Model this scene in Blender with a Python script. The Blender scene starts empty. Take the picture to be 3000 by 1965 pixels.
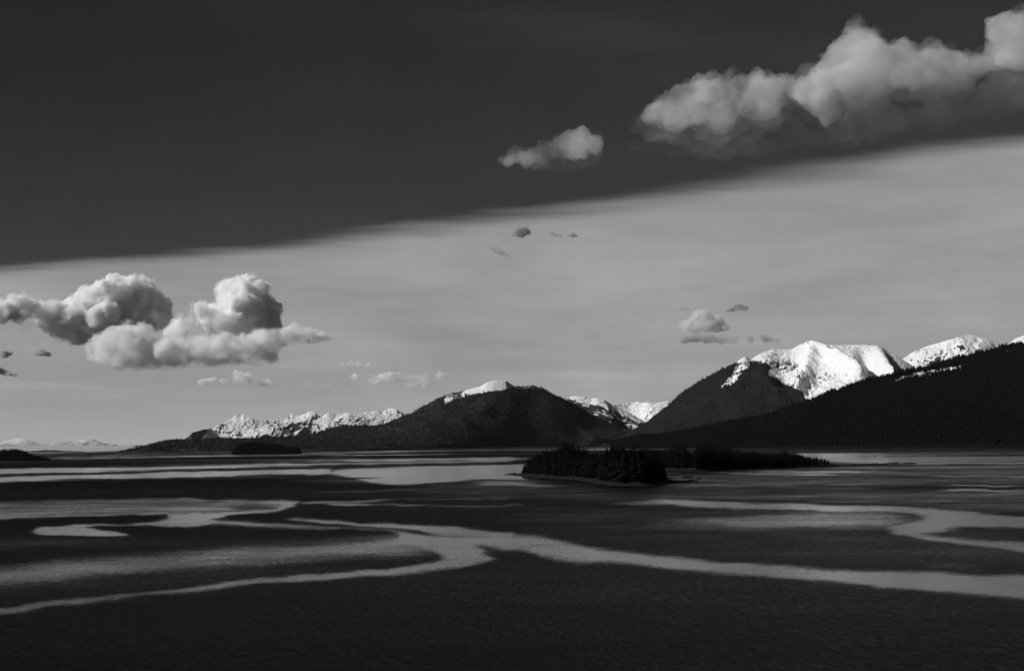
import bpy, math
import numpy as np

rng = np.random.default_rng(7)
S = bpy.context.scene
COL = S.collection

# ------------------------------------------------------------------ camera
F = 4000.0                    # focal length in photo pixels (3000 px wide frame)
CX, CY = 1500.0, 982.5
CAM_H = 50.0
ROLL = math.atan(0.008)
PITCH = math.atan(311.5 / F)
cp, sp = math.cos(PITCH), math.sin(PITCH)
FWD = np.array([0, cp, sp]); RT0 = np.array([1.0, 0, 0]); UP0 = np.array([0, -sp, cp])
cr, sr = math.cos(ROLL), math.sin(ROLL)
RT = cr * RT0 - sr * UP0      # horizon climbs to the right
UP = sr * RT0 + cr * UP0
CAM = np.array([0, 0, CAM_H])

cam_d = bpy.data.cameras.new('camera')
cam_d.sensor_fit = 'HORIZONTAL'; cam_d.sensor_width = 36.0; cam_d.lens = 36.0 * F / 3000.0
cam_d.clip_start = 1.0; cam_d.clip_end = 900000.0
cam = bpy.data.objects.new('camera', cam_d); COL.objects.link(cam)
from mathutils import Matrix
cam.matrix_world = Matrix(((RT[0], UP[0], -FWD[0], 0), (RT[1], UP[1], -FWD[1], 0),
                           (RT[2], UP[2], -FWD[2], CAM_H), (0, 0, 0, 1)))
S.camera = cam

def pdir(u, v):
    u = np.asarray(u, float); v = np.asarray(v, float)
    d = FWD + ((u - CX) / F)[..., None] * RT + (-(v - CY) / F)[..., None] * UP
    return d / np.linalg.norm(d, axis=-1, keepdims=True)

def proj(p):
    q = np.asarray(p, float) - CAM
    z = q @ FWD; z = np.where(z < 1e-3, 1e-3, z)
    return CX + F * (q @ RT) / z, CY - F * (q @ UP) / z

def at_dist(u, v, D):
    """point on the pixel's ray at horizontal distance D from the camera"""
    d = pdir(u, v)
    return CAM + d * (np.asarray(D, float) / np.hypot(d[..., 0], d[..., 1]))[..., None]

def on_water(u, v, z=0.0):
    d = pdir(u, v)
    t = (z - CAM_H) / np.minimum(d[..., 2], -1e-4)
    return CAM + d * t[..., None]

# ------------------------------------------------------------------ sun and sky
SUN_EL, SUN_AZ = math.radians(34), math.radians(-103)     # azimuth from +Y, negative is left
sun_dir = np.array([math.sin(SUN_AZ) * math.cos(SUN_EL), math.cos(SUN_AZ) * math.cos(SUN_EL), math.sin(SUN_EL)])
sun_d = bpy.data.lights.new('sun', 'SUN'); sun_d.energy = 4.4; sun_d.angle = math.radians(0.5)
sun_d.color = (1.0, 1.0, 1.0)                            # monochrome photograph
sun = bpy.data.objects.new('sun', sun_d); COL.objects.link(sun)
from mathutils import Vector
sun.rotation_euler = Vector(-sun_dir).to_track_quat('-Z', 'Y').to_euler()

def N(nt, t, **kw):
    n = nt.nodes.new(t)
    for k, v in kw.items():
        if k.startswith('i_'):
            n.inputs[k[2:].replace('_', ' ')].default_value = v
        else:
            setattr(n, k, v)
    return n

def M(nt, op, a, b=None, c=None, clamp=False):
    n = nt.nodes.new('ShaderNodeMath'); n.operation = op; n.use_clamp = clamp
    for i, x in enumerate((a, b, c)):
        if x is None: continue
        if isinstance(x, (int, float)): n.inputs[i].default_value = x
        else: nt.links.new(x, n.inputs[i])
    return n.outputs[0]

def SS(nt, x, lo, hi, a=0.0, b=1.0):
    n = nt.nodes.new('ShaderNodeMapRange'); n.interpolation_type = 'SMOOTHSTEP'
    nt.links.new(x, n.inputs['Value'])
    for k, v in (('From Min', lo), ('From Max', hi), ('To Min', a), ('To Max', b)): n.inputs[k].default_value = v
    return n.outputs['Result']

def noise(nt, vec, scale, detail=4.0, rough=0.55, dist=0.0):
    n = nt.nodes.new('ShaderNodeTexNoise')
    n.inputs['Scale'].default_value = scale; n.inputs['Detail'].default_value = detail
    n.inputs['Roughness'].default_value = rough; n.inputs['Distortion'].default_value = dist
    if vec is not None: nt.links.new(vec, n.inputs['Vector'])
    return n.outputs['Fac']

def mapping(nt, vec, scale=(1, 1, 1), rot=(0, 0, 0), loc=(0, 0, 0)):
    n = nt.nodes.new('ShaderNodeMapping')
    n.inputs['Scale'].default_value = scale; n.inputs['Rotation'].default_value = rot; n.inputs['Location'].default_value = loc
    nt.links.new(vec, n.inputs['Vector']); return n.outputs[0]

W = bpy.data.worlds.new('World'); S.world = W; W.use_nodes = True
nt = W.node_tree; nt.nodes.clear()
out = N(nt, 'ShaderNodeOutputWorld'); bg = N(nt, 'ShaderNodeBackground'); bg.inputs['Strength'].default_value = 0.1
nt.links.new(bg.outputs[0], out.inputs[0])
sky = N(nt, 'ShaderNodeTexSky'); sky.sky_type = 'NISHITA'; sky.sun_disc = False
sky.sun_elevation = SUN_EL; sky.sun_rotation = SUN_AZ; sky.altitude = 50; sky.dust_density = 0.6; sky.air_density = 1.0
sep = N(nt, 'ShaderNodeSeparateColor'); nt.links.new(sky.outputs[0], sep.inputs[0])
clear = M(nt, 'MULTIPLY', sep.outputs[0], 0.0038)         # red channel: the photograph looks red-filtered
tc = N(nt, 'ShaderNodeTexCoord')
sx = N(nt, 'ShaderNodeSeparateXYZ'); nt.links.new(tc.outputs['Generated'], sx.inputs[0])
dz = M(nt, 'MAXIMUM', sx.outputs[2], 0.012)
px_ = M(nt, 'DIVIDE', sx.outputs[0], dz); py_ = M(nt, 'DIVIDE', sx.outputs[1], dz)   # point on a high flat cloud sheet
cmb = N(nt, 'ShaderNodeCombineXYZ'); nt.links.new(px_, cmb.inputs[0]); nt.links.new(py_, cmb.inputs[1])
ea, eb, em = pdir(0, 792), pdir(3000, 424), pdir(1500, 646)
qa, qb = ea[:2] / ea[2], eb[:2] / eb[2]
ln = np.array([-(qb - qa)[1], (qb - qa)[0]]); ln /= np.linalg.norm(ln)
if ln[1] < 0: ln = -ln
cc = float(ln @ qa)
# signed distance to the sheet's edge, measured relative to range so that its softness stays even
sd = M(nt, 'SUBTRACT', M(nt, 'ADD', M(nt, 'MULTIPLY', px_, float(ln[0])), M(nt, 'MULTIPLY', py_, float(ln[1]))), cc)
qm = em[:2] / em[2]; sag = 0.6 * (float(ln @ qm) - cc); L_ = float(np.linalg.norm(qb - qa)); dq = (qb - qa) / L_
al = M(nt, 'DIVIDE', M(nt, 'SUBTRACT', M(nt, 'ADD', M(nt, 'MULTIPLY', px_, float(dq[0])), M(nt, 'MULTIPLY', py_, float(dq[1]))), float(dq @ qa)), L_)
al = M(nt, 'MINIMUM', M(nt, 'MAXIMUM', al, -0.2), 1.2)
qf = float((dq @ (qm - qa)) / L_)
sd = M(nt, 'SUBTRACT', sd, M(nt, 'MULTIPLY', sag / (4 * qf * (1 - qf)), M(nt, 'MULTIPLY', 4.0, M(nt, 'MULTIPLY', al, M(nt, 'SUBTRACT', 1.0, al)))))
rel = M(nt, 'DIVIDE', sd, M(nt, 'ADD', M(nt, 'ABSOLUTE', sd), cc))
along = mapping(nt, cmb.outputs[0], (0.45, 0.9, 1), (0, 0, -math.atan2((qb - qa)[1], (qb - qa)[0])))
n1 = noise(nt, along, 0.9, 3.0, 0.5); n2 = noise(nt, along, 3.0, 5.0, 0.6)
rel = M(nt, 'ADD', rel, M(nt, 'MULTIPLY', M(nt, 'SUBTRACT', n1, 0.5), 0.2))
rel = M(nt, 'ADD', rel, M(nt, 'MULTIPLY', M(nt, 'SUBTRACT', n2, 0.5), 0.075))
cover = SS(nt, rel, -0.05, 0.065)
fringe = SS(nt, rel, -0.75, 0.05)
soft1 = noise(nt, mapping(nt, tc.outputs['Generated'], (2.2, 2.2, 9.0), (0.12, 0, 0), (3.1, 0.4, 0.7)), 1.6, 4.0, 0.55, 0.4)
soft2 = noise(nt, mapping(nt, tc.outputs['Generated'], (5, 5, 45), (0.1, 0.05, 0), (1.7, 2.2, 0.3)), 1.6, 5.0, 0.6, 0.5)
veil = M(nt, 'MULTIPLY', 0.325, M(nt, 'ADD', 0.42, M(nt, 'ADD', M(nt, 'MULTIPLY', soft1, 0.95), M(nt, 'MULTIPLY', soft2, 0.22))))
pale = SS(nt, soft2, 0.56, 0.78, 0.0, 0.05)
veil = M(nt, 'ADD', veil, M(nt, 'MULTIPLY', pale, SS(nt, sx.outputs[2], 0.11, 0.03)))
wis = noise(nt, mapping(nt, cmb.outputs[0], (0.5, 1.4, 1), (0, 0, 0.5)), 0.8, 4.0, 0.55, 0.6)
wisp = M(nt, 'MULTIPLY', SS(nt, wis, 0.56, 0.8), 0.012)
mott = noise(nt, mapping(nt, tc.outputs['Generated'], (3, 3, 7), (0.2, 0, 0)), 1.3, 4.0, 0.55, 0.5)
clear = M(nt, 'MULTIPLY', clear, M(nt, 'ADD', 0.0, M(nt, 'MULTIPLY', mott, 1.9)))
base = M(nt, 'ADD', M(nt, 'ADD', clear, wisp), M(nt, 'MULTIPLY', fringe, 0.031))
mix = N(nt, 'ShaderNodeMix', data_type='FLOAT')
nt.links.new(cover, mix.inputs[0]); nt.links.new(base, mix.inputs[2]); nt.links.new(veil, mix.inputs[3])
val = M(nt, 'MULTIPLY', mix.outputs[0], 10.0)
gc = N(nt, 'ShaderNodeCombineColor')
for i in range(3): nt.links.new(val, gc.inputs[i])
nt.links.new(gc.outputs[0], bg.inputs['Color'])

S.view_settings.view_transform = 'Standard'; S.view_settings.look = 'None'
S.view_settings.exposure = 0.0; S.view_settings.gamma = 1.0; S.view_settings.use_curve_mapping = False
S.render.engine = 'CYCLES'
S.cycles.use_denoising = True
S.cycles.max_bounces = 16; S.cycles.volume_bounces = 12; S.cycles.volume_step_rate = 0.25; S.cycles.volume_max_steps = 400; S.cycles.diffuse_bounces = 2; S.cycles.glossy_bounces = 3
S.cycles.transparent_max_bounces = 16

# ------------------------------------------------------------------ numpy noise
def _h(ix, iy, iz, seed):
    h = (ix.astype(np.int64) * 374761393 + iy.astype(np.int64) * 668265263 + iz.astype(np.int64) * 2147483647 + seed * 144665) & 0xffffffff
    h = ((h ^ (h >> 13)) * 1274126177) & 0xffffffff
    h = ((h ^ (h >> 16)) * 2246822519) & 0xffffffff
    return ((h ^ (h >> 15)) & 0xffff) / 65535.0

def vnoise(x, y, z=None, seed=0):
    x = np.asarray(x, float); y = np.asarray(y, float)
    z = np.zeros_like(x) if z is None else np.asarray(z, float)
    ix, iy, iz = np.floor(x), np.floor(y), np.floor(z)
    fx, fy, fz = x - ix, y - iy, z - iz
    fx, fy, fz = (t * t * t * (t * (t * 6 - 15) + 10) for t in (fx, fy, fz))
    r = 0
    for a in (0, 1):
        for b in (0, 1):
            for c in (0, 1):
                w = (fx if a else 1 - fx) * (fy if b else 1 - fy) * (fz if c else 1 - fz)
                r = r + w * _h(ix + a, iy + b, iz + c, seed)
    return r * 2 - 1

def fbm(x, y, z=None, oct=5, seed=0, gain=0.5, lac=2.03, ridged=False):
    a, s, f = 1.0, 0.0, 1.0; tot = 0.0
    for k in range(oct):
        n = vnoise(x * f + 17.3 * k, y * f - 9.1 * k, None if z is None else z * f + 5.7 * k, seed + k)
        if ridged: n = 1 - 2 * np.abs(n)
        s = s + a * n; tot += a; a *= gain; f *= lac
    return s / tot

# ------------------------------------------------------------------ helpers: masks, meshes, tags
def inside(poly, X, Y):
    r = np.zeros(X.shape, bool); P = np.asarray(poly, float); j = len(P) - 1
    for i in range(len(P)):
        xi, yi = P[i]; xj, yj = P[j]
        if yi != yj:
            r ^= ((yi > Y) != (yj > Y)) & (X < (xj - xi) * (Y - yi) / (yj - yi) + xi)
        j = i
    return r

def blur(a, sx, sy):
    for ax, s in ((1, sx), (0, sy)):
        if s < 0.3: continue
        n = int(math.ceil(3 * s)); k = np.exp(-0.5 * (np.arange(-n, n + 1) / s) ** 2); k /= k.sum()
        pad = [(0, 0), (0, 0)]; pad[ax] = (n, n)
        b = np.pad(a, pad, mode='edge'); o = np.zeros_like(a)
        for i, w in enumerate(k):
            o += w * (b[i:i + a.shape[0], :] if ax == 0 else b[:, i:i + a.shape[1]])
        a = o
    return a

class Mask:
    """grey picture over a photo window, sampled bilinearly at projected points"""
    def __init__(s, u0, v0, u1, v1, step, soft=1.0):
        s.soft = soft
        s.u0, s.v0, s.st = u0, v0, step
        s.U, s.V = np.meshgrid(np.arange(u0, u1 + step, step), np.arange(v0, v1 + step, step))
        s.a = np.zeros(s.U.shape)
    def poly(s, pts, level=1.0, soft=(3, 2), mode='max'):
        m = blur(inside(pts, s.U, s.V).astype(float), s.soft * soft[0] / s.st, s.soft * soft[1] / s.st)
        if mode == 'max': s.a = np.maximum(s.a, m * level)
        else: s.a = s.a * (1 - m) + m * level
        return s
    def __call__(s, u, v):
        x = np.clip((u - s.u0) / s.st, 0, s.a.shape[1] - 1.001); y = np.clip((v - s.v0) / s.st, 0, s.a.shape[0] - 1.001)
        i, j = x.astype(int), y.astype(int); fx, fy = x - i, y - j
        a = s.a
        return (a[j, i] * (1 - fx) + a[j, i + 1] * fx) * (1 - fy) + (a[j + 1, i] * (1 - fx) + a[j + 1, i + 1] * fx) * fy

def np_mesh(name, V, Fc, mat=None, smooth=True):
    V = np.asarray(V, np.float32); Fc = np.asarray(Fc, np.int32); k = Fc.shape[1]
    me = bpy.data.meshes.new(name)
    me.vertices.add(len(V)); me.vertices.foreach_set('co', V.ravel())
    me.loops.add(Fc.size); me.loops.foreach_set('vertex_index', Fc.ravel())
    me.polygons.add(len(Fc)); me.polygons.foreach_set('loop_start', np.arange(0, Fc.size, k, dtype=np.int32))
    me.polygons.foreach_set('loop_total', np.full(len(Fc), k, np.int32))
    me.polygons.foreach_set('use_smooth', np.full(len(Fc), smooth, bool))
    me.update(calc_edges=True); me.validate()
    if mat: me.materials.append(mat)
    return me

def attr(me, name, vals):
    a = me.attributes.new(name, 'FLOAT', 'POINT'); a.data.foreach_set('value', np.asarray(vals, np.float32).ravel())

def link(name, me, parent=None, loc=None):
    o = bpy.data.objects.new(name, me); COL.objects.link(o)
    if parent: o.parent = parent
    if loc is not None: o.location = loc
    return o

def tag(o, label=None, cat=None, group=None, kind=None):
    if label: o['label'] = label
    if cat: o['category'] = cat
    if group: o['group'] = group
    if kind: o['kind'] = kind
    return o

def grid_faces(nr, nc, wrap=False):
    i, j = np.meshgrid(np.arange(nr - 1), np.arange(nc if wrap else nc - 1), indexing='ij')
    j2 = (j + 1) % nc
    return np.stack([i * nc + j, i * nc + j2, (i + 1) * nc + j2, (i + 1) * nc + j], -1).reshape(-1, 4)

# ------------------------------------------------------------------ materials
def mat_base(name):
    m = bpy.data.materials.new(name); m.use_nodes = True
    nt = m.node_tree; nt.nodes.clear()
    o = N(nt, 'ShaderNodeOutputMaterial'); b = N(nt, 'ShaderNodeBsdfPrincipled')
    nt.links.new(b.outputs[0], o.inputs[0])
    return m, nt, b

def grey(nt, v):
    c = N(nt, 'ShaderNodeCombineColor')
    for i in range(3): nt.links.new(v, c.inputs[i])
    return c.outputs[0]

def lerp(nt, f, a, b):
    n = N(nt, 'ShaderNodeMix', data_type='FLOAT')
    for i, x in ((0, f), (2, a), (3, b)):
        if isinstance(x, (int, float)): n.inputs[i].default_value = x
        else: nt.links.new(x, n.inputs[i])
    return n.outputs[0]

def mat_mountain(name, snow=0.86, rock=0.09, forest=0.022, patch=120.0, breakup=0.5, relief=12.0):
    """forest floor, rock and snow; the attribute 'snow' says where snow lies, noise tears its edge"""
    m, nt, b = mat_base(name)
    g = N(nt, 'ShaderNodeNewGeometry'); P = g.outputs['Position']
    a = N(nt, 'ShaderNodeAttribute', attribute_name='snow')
    n1 = noise(nt, P, 1.0 / patch, 5.0, 0.62); n2 = noise(nt, P, 4.0 / patch, 4.0, 0.6)
    t = M(nt, 'ADD', M(nt, 'MULTIPLY', M(nt, 'SUBTRACT', n1, 0.5), breakup * 1.6), M(nt, 'MULTIPLY', M(nt, 'SUBTRACT', n2, 0.5), breakup))
    f = SS(nt, M(nt, 'ADD', a.outputs['Fac'], t), 0.46, 0.56)
    bare = N(nt, 'ShaderNodeAttribute', attribute_name='rock')
    dark = lerp(nt, bare.outputs['Fac'], forest, rock)
    dark = M(nt, 'MULTIPLY', dark, M(nt, 'ADD', 0.6, M(nt, 'MULTIPLY', n2, 0.8)))
    v = lerp(nt, f, dark, M(nt, 'MULTIPLY', snow, M(nt, 'ADD', 0.9, M(nt, 'MULTIPLY', n1, 0.2))))
    nt.links.new(grey(nt, v), b.inputs['Base Color'])
    b.inputs['Roughness'].default_value = 0.95; b.inputs['Specular IOR Level'].default_value = 0.05
    bp = N(nt, 'ShaderNodeBump'); bp.inputs['Strength'].default_value = 1.0; bp.inputs['Distance'].default_value = relief
    nt.links.new(noise(nt, P, 3.0 / patch, 6.0, 0.6), bp.inputs['Height']); nt.links.new(bp.outputs[0], b.inputs['Normal'])
    return m

def mat_plain(name, v, var=0.3, scale=0.2, rough=0.9, spec=0.1):
    m, nt, b = mat_base(name)
    g = N(nt, 'ShaderNodeNewGeometry')
    n = noise(nt, g.outputs['Position'], scale, 4.0, 0.6)
    nt.links.new(grey(nt, M(nt, 'MULTIPLY', v, M(nt, 'ADD', 1 - var, M(nt, 'MULTIPLY', n, 2 * var)))), b.inputs['Base Color'])
    b.inputs['Roughness'].default_value = rough; b.inputs['Specular IOR Level'].default_value = spec
    return m

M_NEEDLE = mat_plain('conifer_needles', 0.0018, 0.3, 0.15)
M_FAR = mat_plain('far_conifer_needles', 0.022, 0.25, 0.02)  # lifted tone: haze over the far woods is partly put into the colour
M_BARK = mat_plain('bark', 0.04, 0.4, 0.8)
M_ROCK = mat_plain('wet_shore_rock', 0.022, 0.6, 0.4, 0.7, 0.2)

# ------------------------------------------------------------------ water
def N_dist(nt, P):
    n = nt.nodes.new('ShaderNodeVectorMath'); n.operation = 'LENGTH'; nt.links.new(P, n.inputs[0]); return n.outputs['Value']

def water():
    az = np.concatenate([np.radians(np.linspace(-26, 26, 860)), np.radians(np.linspace(26, 334, 90)[1:-1])])
    rr = np.concatenate([[0.02, 20, 60, 110, 160], np.geomspace(200, 24000, 620), np.geomspace(24000, 196000, 30)[1:]])
    A, R = np.meshgrid(az, rr)
    P = np.stack([R * np.sin(A), R * np.cos(A), 0 * R], -1).reshape(-1, 3)
    k = Mask(-300, 1290, 3300, 2000, 2, 1.5)
    L = lambda pts: [(x / 1.5867, 1300 + y / 1.5867) for x, y in pts]
    Rr = lambda pts: [(1500 + x / 1.5867, 1300 + y / 1.5867) for x, y in pts]
    # mid-distance water on the right is only lightly rippled
    k.poly(Rr([(-500, 150), (600, 100), (2900, 60), (2900, 330), (2000, 300), (1300, 275), (500, 262), (-500, 255)]), 0.34, (60, 8))
    k.poly(Rr([(0, 300), (1700, 300), (2400, 420), (2800, 560), (1700, 560), (700, 480), (100, 420)]), 0.16, (60, 14))
    k.poly(L([(-500, 225), (2400, 175), (2400, 300), (900, 250), (-500, 300)]), 0.12, (30, 6))
    k.poly([(-400, 1290), (440, 1290), (400, 1314), (340, 1322), (100, 1330), (-400, 1334)], 1.0, (8, 2))
    # far bands
    k.poly(L([(-500, 84), (0, 73), (1200, 46), (2400, 24), (2400, 33), (1200, 55), (0, 82), (-500, 94)]), 0.75, (6, 1.5))
    k.poly(L([(-500, 125), (0, 118), (700, 100), (1300, 82), (2400, 62), (2400, 84), (1500, 100), (900, 118), (0, 143), (-500, 150)]), 0.95, (10, 2))
    k.poly(L([(-500, 165), (0, 155), (700, 132), (1560, 112), (1560, 135), (1000, 148), (500, 165), (0, 180), (-500, 190)]), 1.0, (10, 2))
    k.poly(L([(1540, 118), (2500, 92), (2500, 166), (2100, 172), (1900, 188), (1740, 184), (1640, 160), (1540, 138)]), 1.0, (12, 2.5))
    k.poly(L([(1250, 172), (1500, 155), (1750, 150), (1750, 180), (1500, 176)]), 0.55, (16, 3))
    k.poly(L([(1300, 228), (1700, 215), (2000, 205), (2400, 190), (2400, 198), (2000, 212), (1700, 224)]), 0.6, (12, 1.6))
    k.poly(Rr([(1180, 42), (2900, 30), (2900, 95), (1900, 96), (1480, 86)]), 0.85, (14, 2))
    k.poly(Rr([(-900, 40), (0, 22), (1000, 14), (2900, 14), (2900, 24), (1000, 24), (0, 33)]), 0.6, (10, 1.5))
    k.poly(Rr([(-200, 178), (0, 172), (350, 196), (200, 202), (-200, 196)]), 0.75, (20, 3))
    k.poly(Rr([(700, 190), (1300, 182), (1750, 180), (2900, 172), (2900, 180), (1750, 189), (1000, 198), (720, 197)]), 0.72, (20, 2))
    k.poly(Rr([(1300, 262), (2000, 262), (2900, 262), (2900, 270), (2000, 272), (1400, 271)]), 0.65, (16, 2))
    k.poly(Rr([(2050, 210), (2900, 205), (2900, 240), (2300, 240)]), 0.55, (20, 4))
    # grey shoal and meander on the left
    k.poly(L([(-500, 280), (0, 265), (500, 255), (900, 250), (1300, 255), (1395, 270), (1380, 285), (1300, 310), (1150, 322), (900, 325), (500, 330), (0, 348), (-500, 360)]), 0.62, (8, 2))
    k.poly(L([(700, 262), (1280, 258), (1400, 270), (1370, 292), (1290, 312), (1270, 300), (1300, 288), (1200, 274)]), 0.95, (8, 2))
    k.poly(L([(-500, 342), (0, 332), (500, 322), (900, 318), (1200, 318), (900, 328), (500, 334), (0, 348), (-500, 360)]), 0.85, (8, 2))
    k.poly(L([(1050, 292), (1150, 280), (1270, 288), (1250, 304), (1100, 310)]), 0.3, (10, 3), 'mix')
    k.poly(L([(1390, 278), (1300, 308), (1130, 325), (1055, 333), (1035, 350), (960, 354), (1050, 368), (960, 382), (700, 382), (480, 385), (400, 388), (470, 400), (560, 418), (600, 430), (400, 428), (230, 425), (150, 402), (180, 385), (330, 376), (560, 377), (690, 365), (760, 350), (770, 330), (1000, 322), (1270, 300), (1300, 285)]), 0.97, (6, 1.6))
    k.poly(L([(1380, 272), (1650, 258), (1850, 254), (2400, 246), (2400, 252), (1850, 260), (1670, 270), (1800, 278), (2400, 285), (2400, 291), (1700, 285), (1380, 284)]), 0.7, (8, 1.5))
    k.poly(L([(960, 354), (1200, 362), (1500, 378), (1700, 390), (1850, 400), (2000, 418), (2300, 428), (2400, 436), (2400, 500), (2280, 475), (2200, 462), (2230, 478), (2290, 492), (2230, 508), (2300, 530), (2240, 550), (2130, 575), (1900, 600), (1500, 632), (1200, 648), (900, 690), (600, 715), (300, 748), (0, 788), (-500, 850), (-500, 825), (0, 765), (300, 725), (600, 700), (900, 665), (1200, 622), (1500, 602), (1800, 578), (2000, 548), (2060, 525), (2030, 503), (1950, 490), (1850, 470), (1800, 450), (1870, 425), (1800, 405), (1600, 392), (1250, 385), (960, 378)]), 0.97, (6, 3))
    k.poly(L([(2060, 503), (1870, 428), (1500, 462), (1100, 485), (700, 525), (300, 548), (0, 575), (-500, 610), (-500, 690), (0, 650), (300, 630), (600, 600), (1000, 570), (1400, 540), (1700, 515), (2000, 503)]), 0.9, (16, 9))
    k.poly(L([(-500, 640), (0, 600), (600, 590), (1200, 560), (1700, 520), (1900, 540), (1200, 600), (600, 680), (-500, 740)]), 0.3, (40, 18))
    k.poly(L([(1290, 342), (1500, 350), (1700, 363), (1900, 377), (2100, 383), (2250, 396), (2400, 412), (2400, 442), (2200, 432), (2030, 420), (1900, 402), (1700, 382), (1500, 368), (1380, 356)]), 0.92, (6, 2))
    k.poly(L([(1800, 398), (1950, 404), (2030, 418), (1900, 412)]), 0.15, (6, 2), 'mix')
    k.poly(L([(-300, 455), (300, 440), (700, 445), (1100, 470), (1060, 478), (600, 460), (0, 492)]), 0.22, (20, 5))
    # broad slick running to the right
    k.poly(Rr([(-120, 410), (0, 420), (130, 432), (250, 455), (400, 490), (700, 520), (1000, 548), (1300, 570), (1700, 590), (1850, 597), (1930, 590), (2050, 600), (2200, 615), (2380, 612), (2900, 625), (2900, 770), (2380, 722), (2200, 705), (1900, 680), (1600, 650), (1300, 622), (1000, 600), (700, 575), (400, 548), (250, 542), (120, 525), (60, 505), (0, 492), (-120, 470)]), 0.97, (6, 3.5))
    k.poly(Rr([(400, 272), (700, 260), (1000, 268), (1300, 275), (1700, 292), (2000, 302), (2200, 325), (2400, 340), (2900, 360), (2900, 400), (2380, 385), (2200, 385), (2000, 388), (2080, 400), (1900, 415), (2000, 430), (2200, 450), (2380, 462), (2900, 490), (2900, 530), (2380, 500), (2150, 470), (1900, 440), (1750, 412), (1830, 400), (1700, 395), (1800, 375), (1900, 350), (1950, 335), (1800, 318), (1500, 310), (1200, 300), (1000, 295), (700, 285)]), 0.92, (10, 3))
    k.poly(Rr([(500, 385), (900, 352), (1200, 326), (1500, 316), (1800, 330), (1900, 350), (1800, 388), (1300, 392), (900, 392)]), 0.8, (40, 8))
    k.poly(Rr([(1950, 330), (2100, 330), (2300, 360), (2000, 385), (1880, 400), (1800, 385)]), 0.9, (20, 6))
    k.poly(Rr([(1850, 555), (2150, 565), (2250, 575), (2000, 580)]), 0.5, (20, 4))
    # cat's-paws: long thin streaks of ripple and calm in the distance
    g = np.random.default_rng(77)
    for q in range(34):
        left = q < 20
        ua = g.uniform(-250, 1150) if left else g.uniform(1850, 2750); ln_ = g.uniform(250, 800)
        va = (g.uniform(1322, 1412) if left else g.uniform(1330, 1455)) - (0.02 if left else 0.0) * ua + (0.02 * 600 if left else 0)
        sl = -0.02 if left else 0.004; th = g.uniform(1.2, 3.4) * (0.5 + (va - 1300) / 160)
        k.poly([(ua, va), (ua + 0.3 * ln_, va + 0.3 * ln_ * sl - th), (ua + ln_, va + ln_ * sl), (ua + 0.6 * ln_, va + 0.6 * ln_ * sl + th)],
               (g.uniform(0.1, 0.35) if q % 2 else g.uniform(0.7, 1.0)), (14, 0.8), 'mix')
    u, v = proj(P)
    # slight meander of every edge
    du = 26 * fbm(u / 110, v / 26, oct=4, seed=3, gain=0.6); dv = 7 * fbm(u / 130, v / 30, oct=4, seed=9, gain=0.6) * np.clip((v - 1300) / 150, 0.05, 1)
    s = k(u + du, v + dv)
    s = np.where(P[:, 1] < 20, 0.1, s)
    me = np_mesh('water', P, grid_faces(len(rr), len(az), True))
    # close the centre
    attr(me, 'slick', s)
    m, nt, b = mat_base('sea_water')
    g = N(nt, 'ShaderNodeNewGeometry'); Ps = g.outputs['Position']
    a = N(nt, 'ShaderNodeAttribute', attribute_name='slick')
    st0 = noise(nt, mapping(nt, Ps, (1 / 5000, 1 / 620, 1), (0, 0, 0.06)), 1.0, 5.0, 0.65)
    st1 = noise(nt, mapping(nt, Ps, (1 / 700, 1 / 260, 1), (0, 0, 0.1)), 1.0, 6.0, 0.6)
    st2 = noise(nt, mapping(nt, Ps, (1 / 60, 1 / 45, 1), (0, 0, 0.2)), 1.0, 5.0, 0.65)
    st3 = noise(nt, mapping(nt, Ps, (1 / 1.7, 1 / 9, 1), (0, 0, 0.03)), 1.0, 3.0, 0.75)
    far = SS(nt, N_dist(nt, Ps), 1200, 4000)
    t = M(nt, 'MULTIPLY', M(nt, 'SUBTRACT', st1, 0.5), 1.0)
    t = M(nt, 'ADD', t, M(nt, 'MULTIPLY', M(nt, 'SUBTRACT', st0, 0.5), lerp(nt, far, 0.6, 3.6)))
    t = M(nt, 'ADD', t, M(nt, 'MULTIPLY', M(nt, 'SUBTRACT', st2, 0.5), SS(nt, a.outputs['Fac'], 0.0, 0.35, 0.35, 1.1)))
    t = M(nt, 'ADD', t, M(nt, 'MULTIPLY', M(nt, 'SUBTRACT', st3, 0.5), 1.4))
    f = SS(nt, M(nt, 'ADD', M(nt, 'MULTIPLY_ADD', a.outputs['Fac'], 1.4, 0.02), t), -0.15, 1.4)
    open_r = lerp(nt, SS(nt, N_dist(nt, Ps), 350, 1500), 0.36, 0.6)       # wind ripples grow with fetch
    gl = N(nt, 'ShaderNodeBsdfAnisotropic'); gl.distribution = 'BECKMANN'      # sea slopes are close to Gaussian
    gl.inputs['Color'].default_value = (1, 1, 1, 1)
    df = N(nt, 'ShaderNodeBsdfDiffuse'); df.inputs['Color'].default_value = (0.0015, 0.0015, 0.0015, 1)
    fr = N(nt, 'ShaderNodeFresnel'); fr.inputs['IOR'].default_value = 1.33
    mx = N(nt, 'ShaderNodeMixShader')
    # rippled water shows facets turned to the viewer, which reflect less than a flat sheet
    nt.links.new(M(nt, 'MULTIPLY', fr.outputs[0], lerp(nt, f, 0.22, 1.0)), mx.inputs[0])
    nt.links.new(df.outputs[0], mx.inputs[1]); nt.links.new(gl.outputs[0], mx.inputs[2])
    nt.links.new(mx.outputs[0], [n for n in nt.nodes if n.type == 'OUTPUT_MATERIAL'][0].inputs[0]); nt.nodes.remove(b)
    nt.links.new(lerp(nt, f, open_r, 0.17), gl.inputs['Roughness'])
    w1 = noise(nt, mapping(nt, Ps, (1 / 3.5, 1 / 7.0, 1), (0, 0, 0.12)), 1.0, 4.0, 0.7)
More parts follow.
